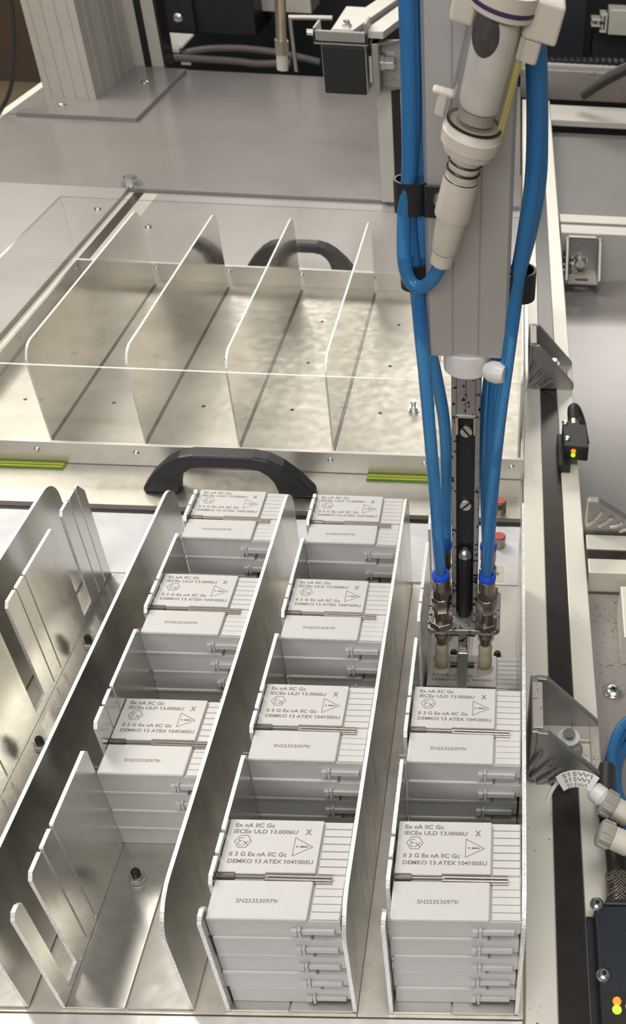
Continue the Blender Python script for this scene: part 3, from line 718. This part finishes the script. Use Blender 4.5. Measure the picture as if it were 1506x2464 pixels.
# slotted rod holder
b = MB(); x0, x1 = 245.4, 263.8
b.box(x0, x0 + 3.2, 252, 271, 100.5, 322); b.box(x1 - 3.2, x1, 252, 271, 100.5, 322); b.box(x0 + 3.2, x1 - 3.2, 261, 271, 100.5, 322)
b.box(x0 + 3.2, x1 - 3.2, 252, 261, 276, 322)
GB(b, 'slotted_rail', M['dirty_alu'], bevel=0.5)
GB(MB().box(x0 + 3.4, x1 - 3.4, 258.2, 261, 100.5, 275.8), 'black_insert', M['black'])
GB(MB().box(x0 + 8.9, x0 + 9.3, 251.9, 252.2, 277, 322), 'groove', M['slot'])
GB(MB().box(x0 + 2.6, x0 + 4.4, 251.0, 254, 262, 276).box(x1 - 4.4, x1 - 2.6, 251.0, 254, 262, 276).box(x0 + 2.6, x1 - 2.6, 251.0, 254, 274.6, 276.6), 'slot_liner', M['steel'], bevel=0.3)
for z, sl_ in ((261, 0.9), (201, -0.8)):
    sc_ = GB(MB().lathe((254.7, 258.2, z), (254.7, 250, z), [(0, 4.4), (1.8, 4.4), (2.4, 3.8)], 28), 'slotted_screw', M['steel'], smooth=True)
    bb = MB().box(-3.9, 3.9, -0.35, 0.2, -0.55, 0.55).build('screw_slot', M['blackgap'], sc_)
    bb.location = Vector((254.7, 255.75, z)) * S; bb.rotation_euler.y = sl_
GB(MB().lathe((254.6, 254, 100.6), (254.6, 254, 165), [(0, 4.7), (57, 4.7), (58.5, 4.6)], 24), 'guide_rod', M['black'], smooth=True)
GB(MB().lathe((254.6, 254, 158), (254.6, 254, 170), [(0, 4.9), (1.5, 4.9), (4.5, 4.2), (6.5, 2.0)], 24), 'rod_tip', M['steel'], smooth=True)
GB(MB().box(250.6, 257.4, 240, 250, 72, 97), 'finger_arm', M['dirty_alu'], bevel=0.8)
GB(MB().prism([(249.7, 34.5), (257.2, 34.5), (258.2, 60), (258.2, 76), (250.2, 76), (249.6, 60)], 'y', 236, 240.5), 'finger_tip', M['steel'], bevel=0.8)
GB(MB().cyl((244.5, 241, 58), (263, 241, 58), 2.4, 12).cyl((244, 243, 91), (263.5, 243, 91), 2.6, 12), 'cross_pin', M['black'], smooth=True)
tag(G, 'vacuum gripper head with four amber suction cups, blue push rings and slotted vertical rail', 'gripper')

# cylinder body the gripper hangs from
E_ = empty('actuator_column', (255, 262, 320)); eo = (-255, -262, -320)
ext = [(231.5, 249), (233.5, 247), (246.5, 247), (246.5, 247.7), (247.3, 247.7), (247.3, 247), (261.6, 247), (261.6, 247.7), (262.4, 247.7), (262.4, 247), (277.2, 247), (279.2, 249), (279.2, 280), (231.5, 280)]
MB().prism(ext, 'z', 320, 640).build('column_body', M['ext'], E_, loc=eo, bevel=0.3)
MB().lathe((255, 258, 306), (255, 258, 322), [(0, 13.4), (1, 14.4), (12, 14.6), (14, 14.6)], 32).build('nylon_collar', M['nylon'], E_, loc=eo, smooth=True)
MB().lathe((266, 247, 312), (279, 242, 312), [(0, 4.2), (4, 6.6), (9, 6.8), (13, 5.2)], 16).build('tie_head', M['nylon'], E_, loc=eo, smooth=True)
tag(E_, 'vertical grey aluminium actuator column holding the gripper, with nylon collar at its foot', 'actuator')

def path(pts): return [at(u, v, 'y', y) for u, v, y in pts]
def tube(pts, label, r=4.0):
    P_ = path(pts); o = MB(); c0 = P_[0].copy()
    o.sweep([p - c0 for p in P_], r, 14, 7)
    q = o.build('pneumatic_tube', M['tube'], loc=c0, smooth=True)
    return tag(q, label, 'pneumatic tube', 'blue tubes of the gripper')
e2 = 276
tube([(1061, 1385, 242), (1056, 1330, 242), (1046, 1180, 243), (1034, 1040, 244), (1022, 900, 245), (1012, 800, 246), (1003, 700, 250), (992, 600, 252), (985, 510, 252), (987, 420, 252), (993, 300, 252), (993, 150, 252), (985, -60, 252)], 'blue tube ending in the front left push ring of the gripper', 4.1)
tube([(1073, 1305, 276), (1073, 1240, 275), (1074, 1120, 272), (1068, 1010, 268), (1048, 900, 262), (1026, 800, 258), (1016, 700, 256), (1010, 600, 256), (1008, 500, 256), (1006, 400, 257), (1006, 250, 257), (1003, 100, 257), (995, -60, 257)], 'blue tube ending in the rear left push ring of the gripper', 4.1)
tube([(1171, 1385, 242), (1175, 1320, 242), (1187, 1160, 243), (1202, 1010, 245), (1222, 860, 247), (1238, 740, 250), (1253, 640, 252), (1270, 540, 252), (1286, 440, 252), (1293, 300, 252), (1290, 150, 252), (1282, -60, 252)], 'blue tube ending in the front right push ring of the gripper', 4.1)
tube([(1172, 1308, 276), (1170, 1240, 275), (1166, 1130, 273), (1170, 1010, 269), (1180, 900, 266), (1208, 800, 262), (1228, 720, 260), (1248, 640, 260), (1265, 540, 260), (1280, 430, 260), (1285, 300, 260), (1283, 150, 260), (1275, -60, 260)], 'blue tube ending in the rear right push ring of the gripper', 4.1)
tube([(1180, 1120, 260), (1184, 1010, 260), (1190, 920, 262), (1202, 850, 264), (1222, 780, 266), (1240, 700, 262), (1256, 640, 264), (1282, 540, 264), (1300, 430, 264), (1303, 300, 264), (1300, 150, 264), (1290, -60, 264)], 'blue tube tucked between the two right gripper tubes', 3.6)
# filter and its looped tube
tube([(1058, 640, 235), (1046, 664, 236), (1026, 686, 238), (1004, 690, 240), (984, 672, 242), (973, 630, 244), (971, 570, 246), (974, 500, 247), (983, 420, 248), (984, 300, 248), (982, 150, 248), (975, -60, 248)], 'blue tube curving up from the white filter tip in a U bend', 3.9)

# tube clips
def clip(cx, cy, cz, w, d, h, side, label):
    r = empty('tube_clip', (cx, cy, cz))
    pts = arc(0, 0, 1, 0, 2 * PI, 24)[:-1]
    A = [(w * u, d * v) for u, v in pts]; B_ = [((w - 1.4) * u, (d - 1.4) * v) for u, v in pts]
    b = MB(); n = len(A)
    VA = [[b.bm.verts.new(Vector((x, y, z)) * S) for x, y in A] for z in (-h / 2, h / 2)]
    VB = [[b.bm.verts.new(Vector((x, y, z)) * S) for x, y in B_] for z in (-h / 2, h / 2)]
    for i in range(n):
        j = (i + 1) % n
        b.bm.faces.new((VA[0][i], VA[0][j], VA[1][j], VA[1][i])); b.bm.faces.new((VB[0][i], VB[1][i], VB[1][j], VB[0][j]))
        b.bm.faces.new((VA[1][i], VA[1][j], VB[1][j], VB[1][i])); b.bm.faces.new((VA[0][i], VB[0][i], VB[0][j], VA[0][j]))
    b.build('loop', M['black'], r, smooth=True)
    if side: MB().box(min(side * w * 0.7, side * (w + 14)), max(side * w * 0.7, side * (w + 14)), -d, -d + 2.2, -h / 2, h / 2).build('strap', M['black'], r, bevel=0.5)
    return tag(r, label, 'tube clip')
c_ = at(985, 470, 'y', 252)
k1 = clip(c_.x + 1.5, 252.5, c_.z, 10, 9, 17, 1, 'black plastic clip with a screw holding the left blue tubes at the column')
dome(MB(), (16, -9, 1), (0, -1, 0), 4.6, 3).build('button_screw', M['zinc'], k1, smooth=True)
c_ = at(995, 660, 'y', 254)
k2 = clip(c_.x + 1, 254, c_.z, 8.5, 8, 15, 0, 'black clip behind the U bend of the blue tube, left side of the column')
c_ = at(1258, 680, 'y', 260)
k3 = clip(c_.x - 0.5, 259, c_.z, 8, 10, 17, -1, 'black ribbed clip holding the right blue tubes against the column')

# inline vacuum filter (clear canister hanging in front of the column)
F = empty('inline_filter', at(1060, 636, 'y', 235)); fo = Vector(F.location) / S
FA = at(1060, 636, 'y', 235); FB = at(1212, 0, 'y', 214)
ax = (FB - FA); FL = ax.length; fd = ax.normalized()
def fp(v):                     # distance along the axis of the picture height v (axis point whose row is v)
    lo, hi = -200.0, FL * 1.6
    for _ in range(40):
        mid = (lo + hi) / 2; p = FA + fd * mid
        q = ROT.transposed() @ (p - CAM); vv = PY - FPX * q.y / -q.z
        if vv > v: lo = mid
        else: hi = mid
    return lo
def wd(v, px):                 # half of px pixels at that place, in mm
    p = FA + fd * fp(v); q = ROT.transposed() @ (p - CAM); return px * 0.5 * (-q.z) / FPX
def FB_(name, mat, prof, parent=None, seg=28, cap=True, **k):
    pr = [(fp(v), wd(v, w)) for v, w in prof]
    return MB().lathe((0, 0, 0), fd, pr, seg, cap=cap).build(name, mat, parent or F, smooth=True, **k)
FB_('tip', M['offwhite'], [(638, 40), (632, 54), (605, 56)])
FB_('tip_groove', M['greycap'], [(606, 50), (598, 50)])
FB_('lower_sleeve', M['offwhite'], [(602, 58), (596, 64), (520, 74)])
FB_('upper_sleeve', M['offwhite'], [(520, 86), (516, 88), (432, 86), (425, 80)])
FB_('neck', M['offwhite'], [(426, 72), (370, 80), (366, 84)])
for v in (432, 410, 390):
    FB_('seal_ring', M['slot'], [(v, 82), (v - 3, 84), (v - 5, 82)])
col_ = FB_('collar', M['offwhite'], [(374, 84), (369, 92), (366, 118), (350, 128), (346, 142), (318, 146), (314, 138), (300, 134), (297, 128)])
FB_('black_seal', M['black'], [(298, 136), (294, 137), (294, 122), (298, 122)], cap=False)
FB_('canister', M['canister'], [(292, 132), (285, 136), (60, 150), (20, 150)])
FB_('filter_element', M['nylon'], [(258, 90), (250, 100), (70, 112), (30, 108)])
FB_('inner_base', M['greycap'], [(285, 92), (262, 84)])
ds = MB(); pc = fd * fp(62) + Vector((-1, 0, 0)) * wd(62, 40) + Vector((0, -1, 0)) * wd(62, 84)
bmesh.ops.create_icosphere(ds.bm, subdivisions=3, radius=1.0, matrix=Matrix.Translation(pc * S) @ Matrix.Rotation(0.25, 4, 'Y') @ Matrix.Diagonal((7.2 * S, 3.4 * S, 12 * S, 1)))
ds.build('dark_sediment', simple('grey_sediment', (0.07, 0.06, 0.065), 0.6, 0, 0.4, 200), F, smooth=True)
FB_('dark_band', M['purple'], [(34, 118), (14, 120)])
FB_('upper_collar', M['offwhite'], [(26, 150), (20, 168), (-40, 176)])
FB_('violet_ring', M['purple'], [(8, 171), (2, 174), (-4, 171)])
side = Vector((1, 0, 0)); side = (side - fd * side.dot(fd)).normalized(); fwd = fd.cross(side)
def lug(name, va, vb, s0, s1, dpt=6, mat='offwhite'):
    pa = fd * fp(va); pb = fd * fp(vb)
    b = MB(); vs = []
    for base in (pa, pb):
        for s_ in (s0, s1):
            for q in (-dpt, dpt):
                vs.append(b.bm.verts.new((base + side * s_ + fwd * q) * S))
    for f in ((0, 1, 3, 2), (4, 6, 7, 5), (0, 4, 5, 1), (2, 3, 7, 6), (0, 2, 6, 4), (1, 5, 7, 3)): b.bm.faces.new([vs[i] for i in f])
    b.build(name, M[mat], F, bevel=1.6, segs=3)
w1 = wd(290, 136)
lug('lug', 300, 240, -w1 - 6, -w1 - 1, 3); lug('lug', 252, 238, -w1 - 9, -w1 + 2, 3)
w2 = wd(30, 150)
lug('bayonet_lug', 70, -30, -w2 - 8, -w2 + 3, 7)
lug('bayonet_lug', 60, -40, w2 - 3, w2 + 13, 7); lug('bayonet_lug', 120, 60, w2 - 3, w2 + 7, 5)
lug('yellow_seam', 335, 40, w1 - 2.2, w1 + 1.2, 1.5, 'yellowseal')
tag(F, 'clear inline vacuum filter with off-white sleeves hanging in front of the column', 'filter')

# ------------------------------------------------------------------ rear column and far machinery
C_ = empty('support_column', (-600, 1900, 6))
cb_ = [(-50, -108), (50, -108), (50, 140), (-50, 140)]
b = MB()
xs = [-50, -37, -35, -14, -12, 11, 13, 35, 37, 50]
poly = []
for i, x in enumerate(xs): poly.append((x, -108 + (0 if i in (0, 9) or i % 4 in (0, 1) else 0)))
front = []
for a in (-36, -13, 12, 36):
    front += [(a - 1.6, -108), (a - 0.9, -106), (a + 0.9, -106), (a + 1.6, -108)]
right = []
for a in (-70, -30, -14, 2, 40, 90):
    right += [(50, a - 2), (47.5, a - 1), (47.5, a + 1), (50, a + 2)]
poly = [(-50, -108)] + front + [(50, -108)] + right + [(50, 140), (-50, 140)]
MB().prism(poly, 'z', 6, 700).build('column_body', M['profile_clean'], C_)
MB().prism([(-68, -212), (160, -212), (160, 150), (-68, 150)], 'z', 0, 8).build('base_flange', M['paint'], C_, bevel=0.6)
dome(MB(), (50, 60, 200), (1, 0, 0), 9, 7).build('cap_screw', M['zinc'], C_, smooth=True)
for p in ((-2, -150, 8), (105, 30, 8)):
    dome(MB(), p, (0, 0, 1), 9, 4).build('flange_screw', M['steel'], C_, smooth=True)
tag(C_, 'heavy pale grooved aluminium column on a bolted flange, rear left of the table', 'column')
P2 = empty('slotted_post', (-518, 2052, 14))
MB().box(-46, -12, 0, 40, 0, 620).box(4, 30, 0, 40, 0, 620).box(-12, 4, 3, 40, 0, 620).build('post', M['profile_clean'], P2)
MB().box(-12, 4, 1.5, 3, 0, 620).build('slot_cover', M['black'], P2)
MB().box(30, 36, 0, 60, 0, 620).build('side_strip', M['slot'], P2)
tag(P2, 'pale post with a black slot standing right behind the grooved column', 'post')

P3 = empty('slotted_post', (92, 1335, 6))
MB().box(-23, 0, 0, 40, 0, 186).box(14, 22, 0, 40, 0, 186).box(0, 14, 3, 40, 0, 186).build('post', M['profile_clean'], P3, bevel=0.6)
MB().box(0, 14, 1.5, 3, 0, 186).build('slot_cover', M['black'], P3)
tag(P3, 'short pale post with black slot carrying the stop block, left of the blue tubes', 'post')

B_ = empty('beam_end', (29, 1300, 180)); bo = (-29, -1300, -180)
MB().box(-2, 61, 1288, 1292, 183, 248).build('end_cap', M['black'], B_, loc=bo, bevel=2.5, segs=3)
MB().box(-3, 62, 1292, 1560, 182, 248).build('beam', M['profile_clean'], B_, loc=bo, bevel=1)
b = MB(); b.box(-12, 66, 1285, 1292, 252, 268); b.box(-12, -8, 1285, 1335, 252, 272); b.box(62, 66, 1285, 1335, 252, 280); b.box(-12, 66, 1285, 1335, 250, 256)
b.build('cast_bracket', M['cast'], B_, loc=bo, bevel=1)
for x0, x1 in ((14, 44), (60, 88)):
    MB().prism([(x0, 1300), (x1, 1300), (x1 + 58, 1620), (x0 + 58, 1620)], 'z', 258, 268).build('guide_arm', M['profile_clean'], B_, loc=bo, bevel=1)
MB().prism([(44, 1300), (60, 1300), (118, 1620), (102, 1620)], 'z', 256, 261).build('arm_slot', M['slot'], B_, loc=bo)
MB().lathe((33, 1318, 268), (33, 1318, 284), [(0, 7), (4, 7), (5, 5), (9, 4.5)], 6).build('hex_bolt', M['zinc'], B_, loc=bo)
MB().lathe((-12, 1300, 262), (-34, 1300, 262), [(0, 4), (11, 4)], 14).build('side_pin', M['zinc'], B_, loc=bo, smooth=True)
b = MB(); b.box(70, 80, 1296, 1340, 184, 252); b.box(80, 118, 1330, 1338, 184, 252); b.prism([(70, 1296), (118, 1334), (118, 1338), (70, 1338)], 'z', 184, 188)
b.prism([(70, 1296), (118, 1334), (118, 1338), (70, 1338)], 'z', 248, 252)
b.build('corner_bracket', M['cast'], B_, loc=bo, bevel=0.8)
MB().lathe((80, 1318, 222), (112, 1318, 222), [(0, 12), (6, 12), (6.5, 9.5), (20, 9.5), (22, 7)], 6).build('hex_bolt', M['zinc'], B_, loc=bo, bevel=0.6)
MB().box(66, 70, 1293, 1400, 200, 236).build('side_slot', M['steel'], B_, loc=bo)
tag(B_, 'horizontal beam end with square black cap, cast bracket and bolts above the rear table', 'beam end')

R_ = empty('piston_rod', at(680, 168, 'y', 1600)); ro = Vector(R_.location) / S
top = at(672, -40, 'y', 1600) - ro
MB().lathe((0, 0, 0), top, [(0, 10), (28, 10), (28.5, 8)], 20).build('rod_end', M['profile_clean'], R_, smooth=True)
MB().lathe((0, 0, 0), top, [(26, 13), (48, 13)], 6).build('lock_nut', M['brass'], R_)
MB().lathe((0, 0, 0), top, [(46, 9.5), (top.length, 9.5)], 20).build('rod', M['brass'], R_, smooth=True)
tag(R_, 'brassy vertical piston rod with pale rod end at the top of the picture', 'rod')
U_ = empty('sheet_bracket', at(700, 160, 'y', 2050)); uo = Vector(U_.location) / S
a1, a2, a3 = at(713, 172, 'y', 2050) - uo, at(697, 42, 'y', 2050) - uo, at(800, 44, 'y', 2050) - uo
MB().sweep([a1, a1 * 0.4 + a2 * 0.6, a2 + Vector((1, 0, -4)), a2 + Vector((6, 0, 0)), a3], 5.0, 10, 3).build('bent_bar', M['steel'], U_, smooth=True)
tag(U_, 'bent steel bar forming a square corner beside the piston rod', 'bracket')

struct(MB().box(-760, 1200, 2700, 2720, -400, 520).build('wall_rear_enclosure', M['darkwall']))
struct(MB().box(-760, 1200, 2085, 2700, -160, -150).build('floor_enclosure', M['darkwall']))
def farbox(name, u0, v0, u1, v1, y, d, mat, label, cat, bev=2):
    a = at(u0, v1, 'y', y); b_ = at(u1, v0, 'y', y)
    o = empty(name, ((a.x + b_.x) / 2, y, a.z)) if 0 else None
    cx, cz = (a.x + b_.x) / 2, a.z
    m_ = MB().box(a.x - cx, b_.x - cx, 0, d, 0, b_.z - a.z).build(name, mat, loc=(cx, y, cz), bevel=bev)
    return tag(m_, label, cat)
farbox('control_box', 440, -90, 596, 78, 2260, 180, M['black'], 'large black box at the top left behind the rear table', 'box')
o_ = farbox('switch_plate', 396, -90, 446, 76, 2250, 12, M['navy'], 'narrow dark panel with one bright screw left of the black box', 'panel')
dome(MB(), (0, 0, (at(418, 43, 'y', 2250).z - o_.location.z / S)), (0, -1, 0), 11, 5).build('panel_screw', M['zinc'], o_, smooth=True)
wp_ = [at(402, 78, 'y', 2230), at(466, 82, 'y', 2230), at(438, 112, 'y', 2190), at(408, 108, 'y', 2190)]
b = MB(); A_ = [b.bm.verts.new((p - wp_[0]) * S) for p in wp_]; B2 = [b.bm.verts.new((p - wp_[0] - Vector((0, 0, 4))) * S) for p in wp_]
b.bm.faces.new(A_); b.bm.faces.new(B2[::-1])
for i in range(4): b.bm.faces.new((A_[i], B2[i], B2[(i + 1) % 4], A_[(i + 1) % 4]))
tag(b.build('white_sheet_piece', M['nylon'], loc=wp_[0]), 'bright white slanted sheet corner beside the slotted post', 'sheet')
farbox('clamp_block', 436, 143, 458, 156, 2150, 20, M['zinc'], 'small bright metal block on the lower grey hose', 'block', 1)
farbox('clamp_block', 406, 117, 430, 126, 2180, 20, M['nylon'], 'small bright white block under the slanted sheet corner', 'block', 1)
def fartube(pts, y, r, label):
    P_ = [at(u, v, 'y', y) for u, v in pts]; c0 = P_[0].copy()
    tag(MB().sweep([p - c0 for p in P_], r, 12, 5).build('hose', M['hosegrey'], loc=c0, smooth=True), label, 'hose')
M['hosegrey'] = simple('grey_hose', (0.13, 0.12, 0.12), 0.45)
fartube([(440, 128), (500, 118), (580, 117), (660, 126), (720, 138), (770, 150)], 2200, 8, 'upper grey hose crossing behind the rear table edge')
fartube([(400, 138), (480, 142), (570, 148), (620, 154), (700, 152)], 2150, 8, 'lower grey hose crossing behind the rear table edge')
farbox('drive_unit', 626, -80, 740, 27, 2350, 120, M['profile_clean'], 'pale grooved unit at the top edge behind the piston rod', 'unit')
farbox('drive_unit', 560, -90, 622, 26, 2480, 100, M['black'], 'black unit between the black box and the pale grooved unit', 'unit')
farbox('dark_panel', 1250, -90, 1420, 134, 2280, 60, M['navy'], 'large dark panel at the top right behind the white filter', 'panel')
farbox('dark_panel', 1422, 92, 1620, 140, 2290, 60, M['darkwall'], 'low dark olive panel below the open profile end at the top right', 'panel')
b = farbox('open_profile', 1462, 31, 1620, 84, 2250, 60, M['profile_clean'], 'pale profile at the top right corner with its open cut end showing', 'aluminium profile')
e0 = at(1444, 57, 'y', 2248) - Vector(b.location) / S
for dx_, dz_, ww, hh in ((8, 17, 16, 5), (8, -17, 16, 5), (-9, 6, 22, 4), (-9, -6, 22, 4), (-4, 0, 4, 14), (6, 10, 4, 14), (6, -10, 4, 14), (14, 0, 5, 34)):
    MB().box(e0.x + dx_ - ww / 2, e0.x + dx_ + ww / 2, 0, 50, e0.z + dz_ - hh / 2, e0.z + dz_ + hh / 2).build('end_web', M['profile_clean'], b, bevel=1)
farbox('grey_beam', 1250, 168, 1640, 182, 2090, 40, M['profile_clean'], 'thin dull grey beam edge below the dark chain at the top right', 'beam')
farbox('grey_beam', 1250, 184, 1640, 236, 2060, 40, M['dirty_alu'], 'broad dim grey beam face right of the blue tubes near the top', 'beam')
b = empty('cable_chain', at(1310, 148, 'y', 2110)); co = Vector(b.location) / S
for k in range(16):
    u = 1300 + 15 * k
    a = at(u, 156 - 1 + k * 0.5, 'y', 2110) - co
    MB().box(a.x - 6.2, a.x + 6.2, -16, 16, a.z, a.z + 15).build('link', M['black'], b, bevel=3)
tag(b, 'glossy black cable chain running along the top right behind the tubes', 'cable chain')
c0 = at(1395, 228, 'y', 1960)
pts = [at(1398, 230, 'y', 1950), at(1430, 208, 'y', 1950), at(1470, 184, 'y', 1950), at(1540, 150, 'y', 1950)]
tag(MB().sweep([p - c0 for p in pts], 12, 12, 4).build('cable', M['rubber'], loc=c0, smooth=True), 'thick black cable rising diagonally to the right at the top right', 'cable')
pts = [at(12, -30, 'y', 1700), at(30, 20, 'y', 1700), at(34, 120, 'y', 1700), at(26, 210, 'y', 1700), at(0, 268, 'y', 1700), at(-30, 300, 'y', 1700)]
c0 = pts[0].copy()
tag(MB().sweep([p - c0 for p in pts], 3.6, 10, 6).build('cable', M['rubber'], loc=c0, smooth=True), 'thin dark cable hanging in a curve at the upper left edge', 'cable')

# bolts and screws of the tables
def top_bolt(name, x, y, z, r, label, hexa=True):
    q = empty(name, (x, y, z))
    MB().lathe((0, 0, 0), (0, 0, 1), [(0, r * 1.45), (r * 0.22, r * 1.45)], 28).build('washer', M['zinc'], q, smooth=True)
    MB().lathe((0, 0, r * 0.22), (0, 0, 9), [(0, r), (r * 0.75, r), (r * 0.9, r * 0.85)], 6 if hexa else 24).lathe((0, 0, r), (0, 0, 9), [(0, r * 0.5), (r * 0.9, r * 0.5), (r, r * 0.35)], 16).build('head', M['zinc'], q, smooth=not hexa)
    tag(q, label, 'bolt')
top_bolt('hex_bolt', -351, 1362, 6, 12, 'zinc hex bolt with washer on the rear table above the tray corner')
for x, y, z, lab in ((-369, 1248, 6, 'shiny screw head on the left table plate near the tray'), (-277.7, 1201, -0.3, 'small shiny screw on the table plate right behind the first tray divider')):
    q = empty('cap_screw', (x, y, z)); dome(MB(), (0, 0, 0), (0, 0, 1), 6, 4).build('head', M['zinc'], q, smooth=True)
    tag(q, lab, 'screw')
